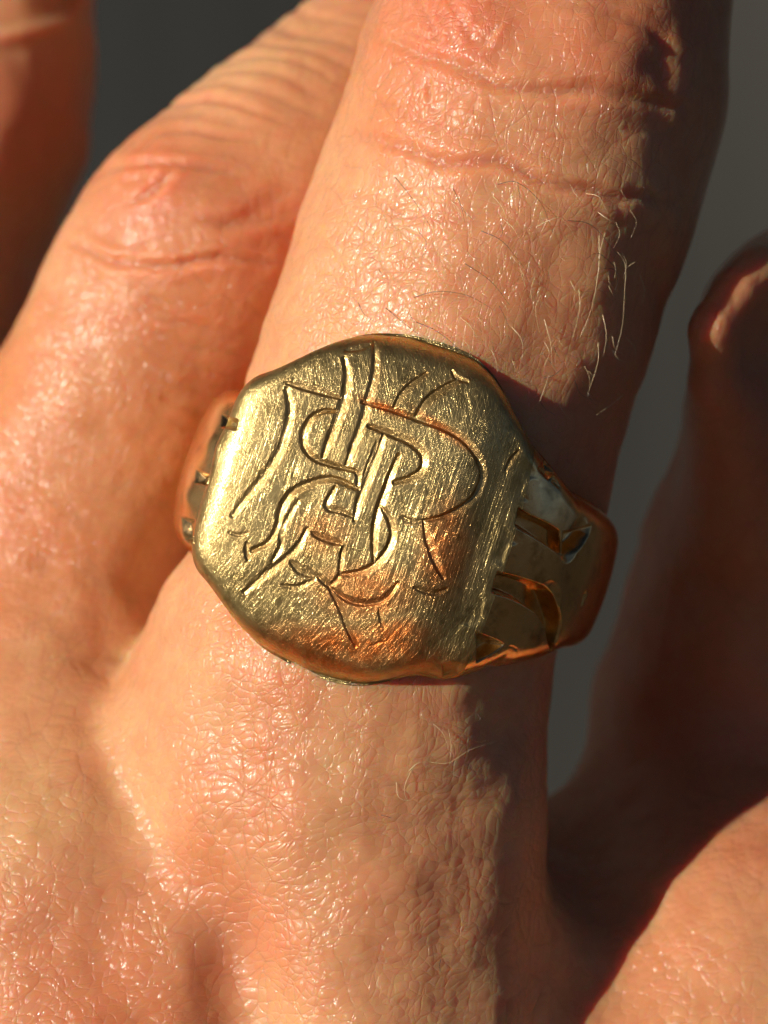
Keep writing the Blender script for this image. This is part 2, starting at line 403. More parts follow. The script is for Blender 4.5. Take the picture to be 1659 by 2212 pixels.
# soft transverse folds over the finger bases and the back of the hand
base = sstep(1480, 1750, P2[:, 1]) * up
for k in range(9):
    y0 = 1540 + k * 78
    crease(base * sstep(560, 720, P2[:, 0]), [(600, y0 + 30), (780, y0 - 10), (960, y0 + 5), (1180, y0 - 15)], 5, 0.07, 0.5, 0.25)
for k in range(7):
    x0 = 660 + k * 52
    crease(base * 0.8, [(x0 - 40, 1500), (x0 + 10, 1720), (x0 - 15, 1950), (x0 + 20, 2230)], 4, 0.03, 0.4, 0.0)
blade = sstep(1480, 1430, P2[:, 0]) + (P2[:, 1] > 1200)
disp += np.clip(blade, 0, 1) * (vnoise(V * 0.30) * 0.55 + vnoise(V * 0.8) * 0.14 + vnoise(V * 2.0) * 0.045)
# raised skin fold round the nail of the little finger
d_n, _, _ = polydist(P2, spline([(-200, 60), (-60, 84), (20, 80), (85, 66), (145, 46), (172, 5), (176, -60)], 6))
disp += 0.45 * np.exp(-(d_n / 16) ** 2) * (V[:, 2] < -27) * up
# blush over knuckles and other spots; shadow red painted on the index side
def blob(x, y, r, a):
    global red
    d = np.hypot(P2[:, 0] - x, P2[:, 1] - y); red[:] = np.maximum(red, a * np.exp(-(d / r) ** 2))
blob(980, 40, 190, 0.9); blob(1250, 120, 230, 0.5); blob(60, 250, 200, 0.7); blob(1560, 900, 420, 0.6); blob(1560, 1500, 420, 0.6); blob(330, 430, 150, 0.55); blob(560, 480, 150, 0.5); blob(150, 2150, 260, 0.35)
blob(860, 1880, 220, 0.3); blob(560, 2050, 170, 0.5); blob(330, 750, 160, 0.3)
V = V + N * disp[:, None]
hand = mesh_np('hand', V, Q, skin); hand.rotation_euler = (R(90), 0, 0)
at = hand.data.attributes.new('red', 'FLOAT', 'POINT'); at.data.foreach_set('value', red.astype(np.float32))
tag(hand, 'sunlit hand with spread fingers wearing a gold signet ring, seen from its back', 'hand')
print('hand verts', len(V))

# ------------------------------------------------------------------ fingernail on the little finger
g = NG('nail'); g.b.inputs['Base Color'].default_value = (0.84, 0.58, 0.66, 1); g.b.inputs['Roughness'].default_value = 0.2
g.b.inputs['Subsurface Weight'].default_value = 0.25; g.b.inputs['Subsurface Radius'].default_value = (1, .4, .3); g.b.inputs['Subsurface Scale'].default_value = 0.8
a0 = W(-34, 72, -38.3); b0 = W(0, -190, -41)
ax = (b0 - a0); Ln = np.linalg.norm(ax); ax /= Ln
side = np.cross(ax, [0, 0, 1]); side /= np.linalg.norm(side); upv = np.cross(side, ax)
nu, nv_ = 24, 20; co = []
for i in range(nu + 1):
    s_ = i / nu
    for j in range(nv_ + 1):
        th = (j / nv_ - 0.5) * 2 * R(62) * math.sqrt(max(0.0, 1 - max(0, (0.25 - s_) / 0.25) ** 2 * 0.7))
        rr = 7.40 - 1.55 * s_
        if j in (0, nv_) or i == 0: rr -= 0.35
        co.append(a0 + ax * (s_ * (Ln + 2.5) - 0.8 * (1 - math.cos(th))) + side * math.sin(th) * rr + upv * math.cos(th) * rr)
qs = [[i * (nv_ + 1) + j, i * (nv_ + 1) + j + 1, (i + 1) * (nv_ + 1) + j + 1, (i + 1) * (nv_ + 1) + j] for i in range(nu) for j in range(nv_)]
co = np.array(co); Qn = np.array(qs); nn_ = vnormals(co, Qn)
if nn_[:, 2].mean() < 0: Qn = Qn[:, ::-1]; nn_ = -nn_
0 and print('nail', np.round(sd_chain(co.astype(np.float32), F_pinky)[::21][:12], 2), proj(co)[:3])
K = len(co); Qn = np.vstack([Qn, Qn[:, ::-1] + K]); co = np.vstack([co, co - nn_ * 0.4])
bd = [i * (nv_ + 1) for i in range(nu + 1)] + [nu * (nv_ + 1) + j for j in range(1, nv_ + 1)] + [i * (nv_ + 1) + nv_ for i in range(nu - 1, -1, -1)] + [j for j in range(nv_ - 1, 0, -1)]
Qn = np.vstack([Qn, np.array([[bd[i], bd[(i + 1) % len(bd)], bd[(i + 1) % len(bd)] + K, bd[i] + K] for i in range(len(bd))])])
mesh_np('fingernail', co, Qn, g.m, hand)

# ------------------------------------------------------------------ ring
def gold_material(name, painted_reflection, smooth_side=False):
    g = NG(name); co = g.n('ShaderNodeTexCoord').outputs['Object']
    acc = None
    for k, (ang, s1, s2, dist) in enumerate([(72, 9, 0.22, .0042), (48, 10, 0.25, .0037), (100, 8, 0.2, .0032), (10, 10, 0.3, .0024), (130, 9, 0.25, .0024)]):
        if smooth_side: dist *= 0.3
        m = g.mapping(co, rot=(0, 0, R(-ang)), scale=(s2, s1, s1 * 0.3), loc=(k * 3.1, k * 7.7, 0))
        h = g.ramp(g.noise(m, 1.0, 1, 0.5, 0.2), [(0.465, 0.0), (0.495, 1.0), (0.505, 1.0), (0.535, 0.0)])
        acc = g.math('MULTIPLY', h, -dist) if acc is None else g.math('MULTIPLY_ADD', h, -dist, acc)
    grain = g.noise(co, 12.0, 2, 0.7)
    nrm = g.bump(g.math('MULTIPLY_ADD', grain, 0.0034 if not smooth_side else 0.002, acc), 1.0)
    g.set(g.b.inputs['Normal'], nrm)
    base = g.ramp(g.noise(co, 0.5, 3, 0.6), [(0.3, (0.64, 0.475, 0.205)), (0.7, (0.52, 0.375, 0.15))] if not smooth_side else [(0.3, (0.92, 0.60, 0.27)), (0.7, (0.88, 0.52, 0.20))])  # side gold is redder: skin reflection put into its base colour
    pa = g.n('ShaderNodeAttribute', {'attribute_name': 'painted_reflection'}).outputs['Fac']
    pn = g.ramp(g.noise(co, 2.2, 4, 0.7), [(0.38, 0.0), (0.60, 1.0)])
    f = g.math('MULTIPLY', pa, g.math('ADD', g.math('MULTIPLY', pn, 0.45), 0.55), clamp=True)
    col = g.mix(f, base, (0.95, 0.27, 0.06, 1))  # reflected skin orange put into the metal colour
    dk = g.ramp(g.noise(g.mapping(co, loc=(5, 5, 5)), 1.4, 4, 0.7), [(0.50, (1, 1, 1)), (0.68, (0.62, 0.60, 0.55))])
    col = g.mix(1.0, col, dk, 'MULTIPLY')
    g.set(g.b.inputs['Base Color'], col)
    g.b.inputs['Metallic'].default_value = 1.0
    g.set(g.b.inputs['Roughness'], g.ramp(g.noise(co, 3.0, 3), [(0.3, 0.16 if not smooth_side else 0.16), (0.7, 0.23 if not smooth_side else 0.24)]))
    if not smooth_side:                              # micro-scratched metal: a broad soft lobe under the polished one
        p2_ = g.t.nodes.new('ShaderNodeBsdfPrincipled'); g.set(p2_.inputs['Base Color'], col); p2_.inputs['Metallic'].default_value = 1.0
        p2_.inputs['Roughness'].default_value = 0.50; g.set(p2_.inputs['Normal'], nrm)
        mx = g.t.nodes.new('ShaderNodeMixShader'); mx.inputs[0].default_value = 0.40
        g.t.links.new(g.b.outputs[0], mx.inputs[1]); g.t.links.new(p2_.outputs[0], mx.inputs[2])
        g.t.links.new(mx.outputs[0], g.t.nodes['Material Output'].inputs['Surface'])
    return g.m
gold = gold_material('worn_gold', True); gold_s = gold_material('polished_gold', False, True)

TA = R(17.5)
A = np.array([math.sin(TA), math.cos(TA), 0.0]); U0 = np.array([math.cos(TA), -math.sin(TA), 0.0]); Z0 = np.array([0, 0, 1.0])
TAU = R(8)
Nn = Z0 * math.cos(TAU) - U0 * math.sin(TAU); Uu = U0 * math.cos(TAU) + Z0 * math.sin(TAU)
RC = W(853, 1150, -11.0) + A * 0.4
H0 = 11.1; RIN = 9.0
def Rout(ph):
    c_ = np.cos(ph); u = np.tan(ph) * H0
    r1 = np.where(np.abs(ph) < 1.2, (H0 - 0.2 - 0.087 * u - 1.35e-5 * np.minimum(np.abs(u + 1.1), 9.5) ** 6) / np.maximum(c_, 0.3), 30)
    r1 = np.where(np.abs(ph) < 1.0, r1, 0.0)
    d = np.abs(np.degrees(ph))
    r2 = np.interp(d, [0, 20, 28, 35, 45, 60, 80, 95, 120, 150, 180], [9.6, 10.4, 10.8, 11.0, 11.0, 10.75, 10.45, 10.3, 10.0, 9.9, 9.9])
    r2 = np.where(ph < 0, r2 - np.interp(d, [0, 28, 45, 60, 80, 100], [0, 0.5, 0.45, 0.2, 0.05, 0]), r2)
    k = np.where(ph < 0, 1.7, 1.0); h = np.maximum(k - np.abs(r1 - r2), 0) / k
    return np.maximum(r1, r2) + h * h * k * 0.25
def px_to_ring(px, py):
    best = None
    for z in np.linspace(1.5, -11.0, 600):
        p = W(px, py, z) - RC; u = p @ Uu; n_ = p @ Nn
        ph = math.atan2(u, n_); r = math.hypot(u, n_)
        e = r - float(Rout(np.array(ph)))
        if best is None or e < best[0]: best = (e, ph, p @ A)
        if e <= 0: break
    return math.degrees(best[1]), best[2]
top_px = [(505, 842), (560, 792), (620, 755), (700, 715), (760, 706), (850, 713), (950, 738), (1030, 768), (1085, 812), (1120, 868), (1150, 930), (1180, 968), (1215, 1000), (1245, 1035), (1278, 1078)]
bot_px = [(392, 1200), (410, 1243), (435, 1290), (470, 1342), (510, 1380), (570, 1412), (650, 1450), (720, 1475), (790, 1485), (850, 1478), (900, 1464), (935, 1462), (965, 1474), (1000, 1478), (1060, 1470), (1105, 1447), (1130, 1452), (1190, 1440), (1240, 1415)]
tp = np.array([px_to_ring(*p) for p in top_px]); bp = np.array([px_to_ring(*p) for p in bot_px])
tp = tp[np.argsort(tp[:, 0])]; bp = bp[np.argsort(bp[:, 0])]
print('top', np.round(tp, 1).tolist()); print('bot', np.round(bp, 1).tolist())
def wtab(tab, ph, end, sgn):
    d = np.degrees(ph)
    tab = tab[tab[:, 0] > -52]
    lx, ly = ([-100, -84, -70], [2.6, 2.9, 3.7]) if sgn > 0 else ([-100, -84, -70], [-2.9, -3.2, -3.9])
    xs = np.r_[-180, -130, lx, tab[:, 0], 130, 180]; ys = np.r_[end, end, ly, tab[:, 1], end, end]
    w_ = np.interp(d, xs, ys); return w_
# angular samples: dense over face and shoulders
dens = [(-180, -85, 1.2), (-85, -45, 0.45), (-45, 125, 0.21), (125, 180, 1.2)]
phs = np.radians(np.concatenate([np.arange(a, b, s_) for a, b, s_ in dens])); nph = len(phs)
def smooth1(y, n=3):
    k = np.ones(2 * n + 1) / (2 * n + 1); yy = np.r_[y[-n:], y, y[:n]]; return np.convolve(yy, k, 'valid')
def soft_tab(t):
    y = smooth1(t, 3); z = smooth1(smooth1(t, 14), 11); f = sstep(45, 34, np.abs(np.degrees(phs))); return z * f + y * (1 - f)
at_ = soft_tab(wtab(tp, phs, 2.6, 1)); ab_ = soft_tab(wtab(bp, phs, -2.6, -1))
NW = 330; tt = 0.5 - 0.5 * np.cos(np.linspace(0, 1, NW) * math.pi); tt = 0.35 * tt + 0.65 * np.linspace(0, 1, NW)
R_ = smooth1(smooth1(Rout(phs), 8), 8)
aa = ab_[:, None] + (at_ - ab_)[:, None] * tt[None, :]
dist_e = np.minimum(aa - ab_[:, None], at_[:, None] - aa)
E_ = (1.1 + 0.4 * sstep(-5, -30, np.degrees(phs)) * sstep(-60, -40, np.degrees(phs)))[:, None]
face_w = sstep(42, 30, np.abs(np.degrees(phs)))[:, None]
dome = ((aa - 0.4) ** 2 / 2 / 60 + 0.00022 * (aa - 0.4) ** 4) * face_w + 0.034 * (aa - (ab_ + at_)[:, None] / 2) ** 2 * (1 - face_w)
drop = E_ * 0.75 * (1 - np.sqrt(np.clip(1 - np.clip(1 - dist_e / E_, 0, 1) ** 2, 0, 1)))
rr = R_[:, None] - dome - drop
ca, sa = np.sin(phs)[:, None], np.cos(phs)[:, None]
def ringpt(r, a, s_=None, c_=None):
    return RC + (r * ca)[..., None] * Uu + (r * sa)[..., None] * Nn + a[..., None] * A
G = ringpt(rr, aa)                                  # outer grid (nph, NW, 3)
# normals of the grid
def gnorm(G):
    du = np.roll(G, -1, 0) - np.roll(G, 1, 0); dv = np.gradient(G, axis=1)
    n_ = np.cross(dv, du); n_ /= np.maximum(np.linalg.norm(n_, axis=2, keepdims=True), 1e-9)
    out = (G - RC) - ((G - RC) @ A)[..., None] * A
    s_ = np.sign((n_ * out).sum(2).mean()); return n_ * s_
GN = gnorm(G); Gf = G.reshape(-1, 3); PG = proj(Gf)
vis = (GN.reshape(-1, 3)[:, 2] > -0.05)
depth = np.zeros(len(Gf)); refl = np.zeros(len(Gf)); eng = np.zeros(len(Gf))
def cc(pts): return [(356.6 + 0.46297 * x, 658.3 + 0.46297 * y) for x, y in pts]
strokes = [  # (points in crop space, width px, depth mm)
 ([(838, 250), (852, 330), (842, 430), (806, 540), (765, 640), (738, 712)], 15, .17),
 ([(975, 178), (985, 260), (975, 350), (950, 450), (920, 560), (882, 650), (848, 742)], 10, .15),
 ([(566, 392), (586, 480), (572, 570), (532, 690), (455, 810), (375, 905), (315, 985)], 13, .17),
 ([(560, 360), (650, 385), (730, 408), (812, 432)], 7, .12),
 ([(800, 500), (740, 498), (682, 532), (648, 600), (655, 668), (702, 716), (790, 748), (882, 772)], 8, .15),
 ([(922, 452), (1060, 488), (1180, 530), (1300, 572), (1400, 632), (1466, 720), (1484, 800), (1450, 890), (1380, 950), (1290, 992), (1205, 1010)], 8, .16),
 ([(950, 562), (1050, 598), (1150, 642), (1206, 700), (1200, 770), (1140, 812), (1068, 830)], 9, .16),
 ([(948, 480), (925, 540), (900, 600)], 7, .10),
 ([(1022, 610), (985, 720), (942, 830), (906, 920), (886, 1002)], 10, .16),
 ([(990, 640), (955, 740), (920, 830)], 5, .08),
 ([(1092, 700), (1060, 780), (1030, 870), (1002, 950), (980, 1050), (975, 1192)], 9, .15),
 ([(1010, 940), (1050, 1002), (1064, 1080), (1032, 1160), (962, 1230), (882, 1256), (815, 1262)], 9, .15),
 ([(900, 862), (780, 815), (680, 833), (590, 880), (542, 960), (528, 1030), (480, 1110), (400, 1150)], 9, .16),
 ([(380, 1110), (386, 1188)], 7, .12),
 ([(795, 852), (758, 938), (820, 960), (880, 988)], 8, .12),
 ([(622, 915), (582, 980), (548, 1042)], 7, .10),
 ([(600, 960), (570, 1000), (545, 1060), (545, 1110)], 10, .10),
 ([(662, 1048), (622, 1130), (560, 1192), (480, 1250), (370, 1342)], 10, .16),
 ([(690, 1065), (750, 1090), (818, 1112)], 9, .13),
 ([(832, 1130), (822, 1200), (816, 1258)], 6, .11),
 ([(1218, 320), (1140, 382), (1098, 430), (1066, 486)], 7, .12),
 ([(1372, 352), (1290, 400), (1222, 450), (1172, 522)], 9, .14),
 ([(1340, 308), (1362, 338), (1412, 358)], 6, .10),
 ([(845, 212), (900, 202), (952, 184)], 7, .11),
 ([(1210, 1010), (1230, 1100), (1262, 1190), (1300, 1272)], 9, .12),
 ([(1165, 1318), (1250, 1342), (1312, 1326)], 7, .11),
 ([(770, 1315), (840, 1368), (930, 1390), (1022, 1370), (1084, 1298)], 8, .13),
 ([(762, 1310), (822, 1420), (858, 1520), (890, 1590)], 7, .12),
 ([(1000, 1420), (1008, 1460), (1022, 1502)], 5, .08),
 ([(590, 1200), (640, 1240), (712, 1262)], 11, .12),
 ([(700, 1280), (620, 1318), (545, 1310)], 6, .10),
 ([(300, 1062), (345, 1072), (382, 1062)], 5, .08),
 ([(712, 1262), (742, 1288), (772, 1316)], 8, .11), ([(545, 1105), (532, 1150), (500, 1200)], 7, .10), ([(816, 1258), (800, 1290), (770, 1312)], 7, .09),
 ([(882, 770), (905, 800), (900, 862)], 7, .10), ([(1205, 1010), (1150, 1012), (1100, 990)], 6, .07),
 ([(1655, 680), (1620, 720), (1590, 772)], 5, .10),
 ([(960, 1590), (1012, 1572)], 4, .05), ([(1030, 130), (1060, 150), (1050, 165)], 4, .05),
]
near = vis & (np.abs(PG[:, 0] - 820) < 440) & (np.abs(PG[:, 1] - 1080) < 420)
In = np.where(near)[0]; Pn = PG[In]
for pts, wd, dp in strokes:
    dp *= 0.58 if wd in (15, 10, 13) else 0.85; wd = min(wd, 11)
    sp = spline(cc(pts), 6)
    lo = sp.min(0) - 20; hi = sp.max(0) + 20
    m = (Pn[:, 0] > lo[0]) & (Pn[:, 0] < hi[0]) & (Pn[:, 1] > lo[1]) & (Pn[:, 1] < hi[1])
    d, t, sg = polydist(Pn[m], sp)
    hw = wd * 1.22 * (0.35 + 0.65 * np.sqrt(np.sin(np.clip(t, .02, .98) * math.pi)))
    x = -sg * d / hw                                # wide facet on the +x side, steep wall on the other
    v = np.clip(np.where(x < -0.45, (x + 1) / 0.55, (1 - x) / 1.45), 0, 1)
    I = In[m]
    rim = 0.008 * np.exp(-((d - hw * 1.1) / 2.0) ** 2)
    depth[I] = np.maximum(depth[I], dp * v) - rim * (depth[I] < 0.01)
    eng[I] = np.maximum(eng[I], (v > 0.02))
    refl[I] = np.maximum(refl[I], 0.10 * np.exp(-(np.maximum(d - hw, 0) / 5.0) ** 2))  # faint reflected orange painted round the strokes
# orange skin reflections painted on the face, most on its lower part
def reflect_patch(x, y, rx, ry, ang, a):
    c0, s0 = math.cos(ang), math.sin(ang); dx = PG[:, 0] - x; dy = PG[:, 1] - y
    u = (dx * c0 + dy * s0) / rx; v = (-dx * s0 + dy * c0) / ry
    refl[:] = np.maximum(refl, a * np.exp(-(u * u + v * v) ** 1.5) * vis)
reflect_patch(770, 1398, 190, 42, R(8), 1.0); reflect_patch(850, 1378, 80, 42, R(-10), 1.0); reflect_patch(960, 1190, 55, 110, R(8), 0.8)
reflect_patch(790, 1280, 110, 60, 0, 0.7); reflect_patch(700, 1420, 120, 22, R(20), 1.0); reflect_patch(700, 1150, 60, 50, 0, 0.4)
reflect_patch(830, 880, 60, 12, R(20), 0.8); reflect_patch(960, 930, 80, 12, R(35), 0.7)

# carved shoulder, drawn as recessed facets and raised lobes
def seg_slot(pts, half, dp, soft, raise_rim=0.0):
    d, t, sg = polydist(PG, spline(pts, 5))
    m = vis
    v = 1 - sstep(half - soft, half + soft, d)
    depth[:] = np.where(m, np.maximum(depth, dp * v), depth)
    if raise_rim: depth[:] -= m * raise_rim * np.exp(-((d - half - soft * 2.0) / (soft * 2.0)) ** 2)
def tri(pts, dp, soft, centre=True):
    pts = np.array(pts, float); c0 = pts.mean(0)
    s_ = np.full(len(PG), 1e9); area = 0
    for i in range(len(pts)):
        a, b = pts[i], pts[(i + 1) % len(pts)]; e = b - a; nrm = np.array([-e[1], e[0]]) / np.hypot(*e)
        if (c0 - a) @ nrm < 0: nrm = -nrm
        s_ = np.minimum(s_, (PG - a) @ nrm)
    v = np.clip(s_ / soft, 0, 1)
    depth[:] = np.where(vis, np.maximum(depth, dp * v), depth)
def q2(pts): return [(960 + 0.2729 * x, 905.2 + 0.2729 * y) for x, y in pts]
def recess(pts, dp, wall):            # flat-floored pocket with steep walls
    tri(q2(pts), dp, wall)
def pocket(left, right, dp, wall):    # channel between two edge polylines, built as a chain of quads
    L1_, R1_ = spline(q2(left), 4), spline(q2(right), 4)
    poly = np.vstack([L1_, R1_[::-1]])
    x, y = PG[:, 0], PG[:, 1]; ins = np.zeros(len(PG), bool); n_ = len(poly)
    bb = (x > poly[:, 0].min()) & (x < poly[:, 0].max()) & (y > poly[:, 1].min()) & (y < poly[:, 1].max()) & vis
    I_ = np.where(bb)[0]; px_, py_ = x[I_], y[I_]; c_ = np.zeros(len(I_), bool)
    for i in range(n_):
        x1, y1 = poly[i]; x2, y2 = poly[(i + 1) % n_]
        if y1 == y2: continue
        c_ ^= ((y1 > py_) != (y2 > py_)) & (px_ < (x2 - x1) * (py_ - y1) / (y2 - y1) + x1)
    I_ = I_[c_]; d, _, _ = polydist(PG[I_], np.vstack([poly, poly[:1]]))
    depth[I_] = np.maximum(depth[I_], dp * sstep(0, wall, d))
    d2, _, _ = polydist(PG, np.vstack([poly, poly[:1]])); m_ = vis.copy(); m_[I_] = False
    depth[m_] -= 0.10 * np.exp(-((d2[m_] - 4) / 5.0) ** 2) + 0.16 * np.exp(-(d2[m_] / 16.0) ** 2)
def bar(pts, wd_, up_):
    d, t, _ = polydist(PG, spline(q2(pts), 5))
    depth[:] -= vis * up_ * np.exp(-(d / wd_) ** 4) * np.clip(np.sin(np.clip(t, 0, 1) * math.pi) * 2.5, 0, 1)
bar([(640, 520), (860, 640), (1060, 720), (1190, 760)], 17, .5)
bar([(480, 1060), (700, 1130), (900, 1250), (1010, 1420), (1030, 1640)], 19, .6)
bar([(300, 1500), (520, 1540), (680, 1660), (740, 1900)], 17, .55)
bar([(20, 1800), (130, 1760), (200, 1640)], 13, .25)
d_, _, _ = polydist(PG, spline(q2([(640, 420), (560, 760), (480, 1040), (330, 1400), (150, 1660), (-120, 1850)]), 6))
depth += vis * 0.07 * np.exp(-(d_ / 20) ** 2)
pocket([(590, 705), (700, 770), (820, 820), (925, 880)], [(560, 850), (700, 930), (830, 1020), (945, 1105)], 0.95, 8)
pocket([(925, 880), (1050, 870), (1180, 812)], [(945, 1105), (1080, 1030), (1160, 920)], 0.6, 16)
pocket([(420, 1212), (560, 1240), (720, 1290), (850, 1360), (905, 1480), (930, 1640), (880, 1840)], [(375, 1375), (520, 1420), (640, 1480), (740, 1560), (790, 1660), (810, 1760), (840, 1840)], 0.95, 8)
recess([(245, 1672), (500, 1785), (250, 1940)], 0.8, 14)
pocket([(510, 1780), (590, 1810), (600, 1950)], [(500, 1800), (550, 1840), (560, 1950)], 0.3, 6)
recess([(815, 290), (875, 430), (820, 490), (735, 400)], 0.36, 8)
seg_slot(q2([(870, 500), (950, 572), (1060, 545)]), 4, 0.18, 3)
recess([(1165, 1230), (1150, 1400), (1055, 1560), (1075, 1380)], 0.35, 14)
pocket([(-40, 1930), (60, 1900), (160, 1920)], [(-20, 2060), (70, 2060), (150, 2040)], 0.3, 14)
# crease where the shoulder turns over to the side of the band
d_, t_, s_g = polydist(PG, spline(q2([(1080, 560), (1180, 800), (1130, 1050), (985, 1300), (960, 1600), (1010, 1760)]), 6))
depth -= vis * 0.16 * np.exp(-(d_ / 9) ** 2) * np.sin(np.clip(t_, 0, 1) * math.pi)
depth += vis * 0.22 * np.exp(-((d_ - 34) / 20) ** 2) * (s_g > 0) * np.sin(np.clip(t_, 0, 1) * math.pi)
# lobes: broad undulation along the right shoulder rim
def lobe(x, y, rx, ry, ang, h):
    c0, s0 = math.cos(ang), math.sin(ang); dx = PG[:, 0] - x; dy = PG[:, 1] - y
    u = (dx * c0 + dy * s0) / rx; v = (-dx * s0 + dy * c0) / ry
    depth[:] -= vis * h * np.exp(-(u * u + v * v))
lobe(1215, 1095, 34, 50, R(20), .40); lobe(1195, 1225, 42, 26, R(40), .45); lobe(1270, 1225, 30, 60, R(10), .35); lobe(1150, 1405, 45, 38, R(-30), .5); lobe(1235, 1370, 40, 45, R(30), .3)
lobe(1140, 1230, 30, 30, 0, .2); lobe(1000, 1400, 50, 30, R(-20), .25)
# left shoulder notches
recess_l = [([(480, 895), (515, 905), (510, 930), (478, 925)], .25), ([(425, 1015), (455, 1025), (450, 1050), (422, 1045)], .28), ([(392, 1115), (420, 1120), (420, 1180), (396, 1165)], .3)]
for pl_, dp_ in recess_l: tri(pl_, dp_, 9)
lobe(408, 1075, 18, 30, 0, .2); lobe(460, 960, 20, 35, R(20), .2)
# soften the carving by a hair, as worn metal is
dg = depth.reshape(nph, NW); eg = eng.reshape(nph, NW) > 0
for _ in range(2):
    k_ = (np.roll(dg, 1, 0) + np.roll(dg, -1, 0) + np.roll(dg, 1, 1) + np.roll(dg, -1, 1) + 2 * dg) / 6
    far_from_face = (np.degrees(phs) > 30)[:, None] & np.ones_like(eg)
    dg = np.where(far_from_face, k_, dg)
depth = dg.reshape(-1)
# carved far side of the band (simple repeated scroll notches)
phg = np.repeat(phs, NW); ag = aa.reshape(-1)
far = (np.abs(phg) > R(112))
depth += far * 0.25 * sstep(0.3, 0.6, np.sin(phg * 14) * np.cos(ag * 1.1))
rr2 = rr - depth.reshape(nph, NW)
rr2 = np.maximum(rr2, RIN + 0.12)
G2 = ringpt(rr2, aa)
# profile loop: bottom wall, outer, top wall, inner
def col(r, a): return ringpt(r[:, None], a[:, None])
wb = [col(np.full(nph, RIN + 0.0), ab_ + 0.35), col(np.full(nph, RIN + 0.05), ab_ + 0.12), col((rr2[:, 0] * .45 + RIN * .55), ab_ - 0.10), col((rr2[:, 0] * .8 + RIN * .2), ab_ - 0.12), col(rr2[:, 0] - 0.05, ab_ - 0.05)]
wt = [col(rr2[:, -1] - 0.05, at_ + 0.05), col((rr2[:, -1] * .8 + RIN * .2), at_ + 0.12), col((rr2[:, -1] * .45 + RIN * .55), at_ + 0.10), col(np.full(nph, RIN + 0.05), at_ - 0.12), col(np.full(nph, RIN), at_ - 0.35)]
L_ = np.concatenate(wb + [G2] + wt, axis=1)
NL = L_.shape[1]; allv = L_.reshape(-1, 3)
i0, j0 = np.meshgrid(np.arange(nph), np.arange(NL), indexing='ij')
i1 = (i0 + 1) % nph; j1 = (j0 + 1) % NL
Qr = np.stack([i0 * NL + j0, i0 * NL + j1, i1 * NL + j1, i1 * NL + j0], -1)
nrA = vnormals(allv, Qr.reshape(-1, 4))
if (nrA[5 + NL * (nph // 2)] @ (allv[5 + NL * (nph // 2)] - RC)) < 0 or ((nrA[NL * (nph // 2) + NL // 2] @ (allv[NL * (nph // 2) + NL // 2] - RC)) < 0):
    Qr = Qr[..., ::-1]; nrA = -nrA
# part masks on faces
phd = np.degrees(phs); FI = i0; FJ = j0
outer = (FJ >= 5) & (FJ < 5 + NW - 1)
engG = np.zeros((nph, NL), bool); engG[:, 5:5 + NW] = eng.reshape(nph, NW) > 0
engF = engG & outer
facem = (phd[FI] > -41) & (phd[FI] < 35) & ~engF
shR = (phd[FI] >= 35) & (phd[FI] < 105) & ~engF
shL = (phd[FI] <= -41) & (phd[FI] > -105) & ~engF
band = (~facem) & (~shR) & (~shL) & (~engF)
ring = bpy.data.objects.new('signet_ring', None); C.objects.link(ring); ring.empty_display_size = 3
ring_off = RC - Nn * H0
ring.location = HF @ Vector(ring_off); ring.rotation_euler = (R(90), 0, 0)
tag(ring, 'worn gold signet ring with engraved monogram face and carved shoulders on the finger', 'ring')
reflA = np.zeros((nph, NL)); reflA[:, 5:5 + NW] = refl.reshape(nph, NW); reflA = reflA.ravel()
def part(name, mask, mat):
    q = Qr[mask]
    u, inv = np.unique(q.ravel(), return_inverse=True)
    o = mesh_np(name, allv[u] - ring_off, inv.reshape(-1, 4), mat, ring, normals=nrA[u])
    a = o.data.attributes.new('painted_reflection', 'FLOAT', 'POINT'); a.data.foreach_set('value', reflA[u].astype(np.float32))
    return o
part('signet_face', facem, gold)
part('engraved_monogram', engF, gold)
part('carved_shoulder', shR, gold_s)
part('carved_shoulder', shL, gold_s)
part('band', band, gold_s)
print('ring verts', len(allv))

# ------------------------------------------------------------------ fine hairs on the finger
def hair_mat(name, c_, rough):
    g = NG(name); g.b.inputs['Base Color'].default_value = (*c_, 1); g.b.inputs['Roughness'].default_value = rough
    g.b.inputs['Specular IOR Level'].default_value = 0.9
    return g.m
blond = hair_mat('hair_blond', (0.80, 0.62, 0.36), 0.22); dark = hair_mat('hair_brown', (0.06, 0.03, 0.015), 0.35)
from mathutils.bvhtree import BVHTree
sel = (N[Q[:, 0], 2] > -0.2) & (np.abs(P2[Q[:, 0], 0] - 829) < 900) & (np.abs(P2[Q[:, 0], 1] - 1106) < 1200)
qq = Q[sel]; uu, inv = np.unique(qq.ravel(), return_inverse=True)
bvh = BVHTree.FromPolygons([tuple(v) for v in V[uu]], inv.reshape(-1, 4).tolist())
def surf(px, py):
    d = Vector(W(px, py, -1)) - Vector((0, 0, D)); h = bvh.ray_cast(Vector((0, 0, D)), d.normalized())
    return np.array(h[0]) if h[0] is not None else None
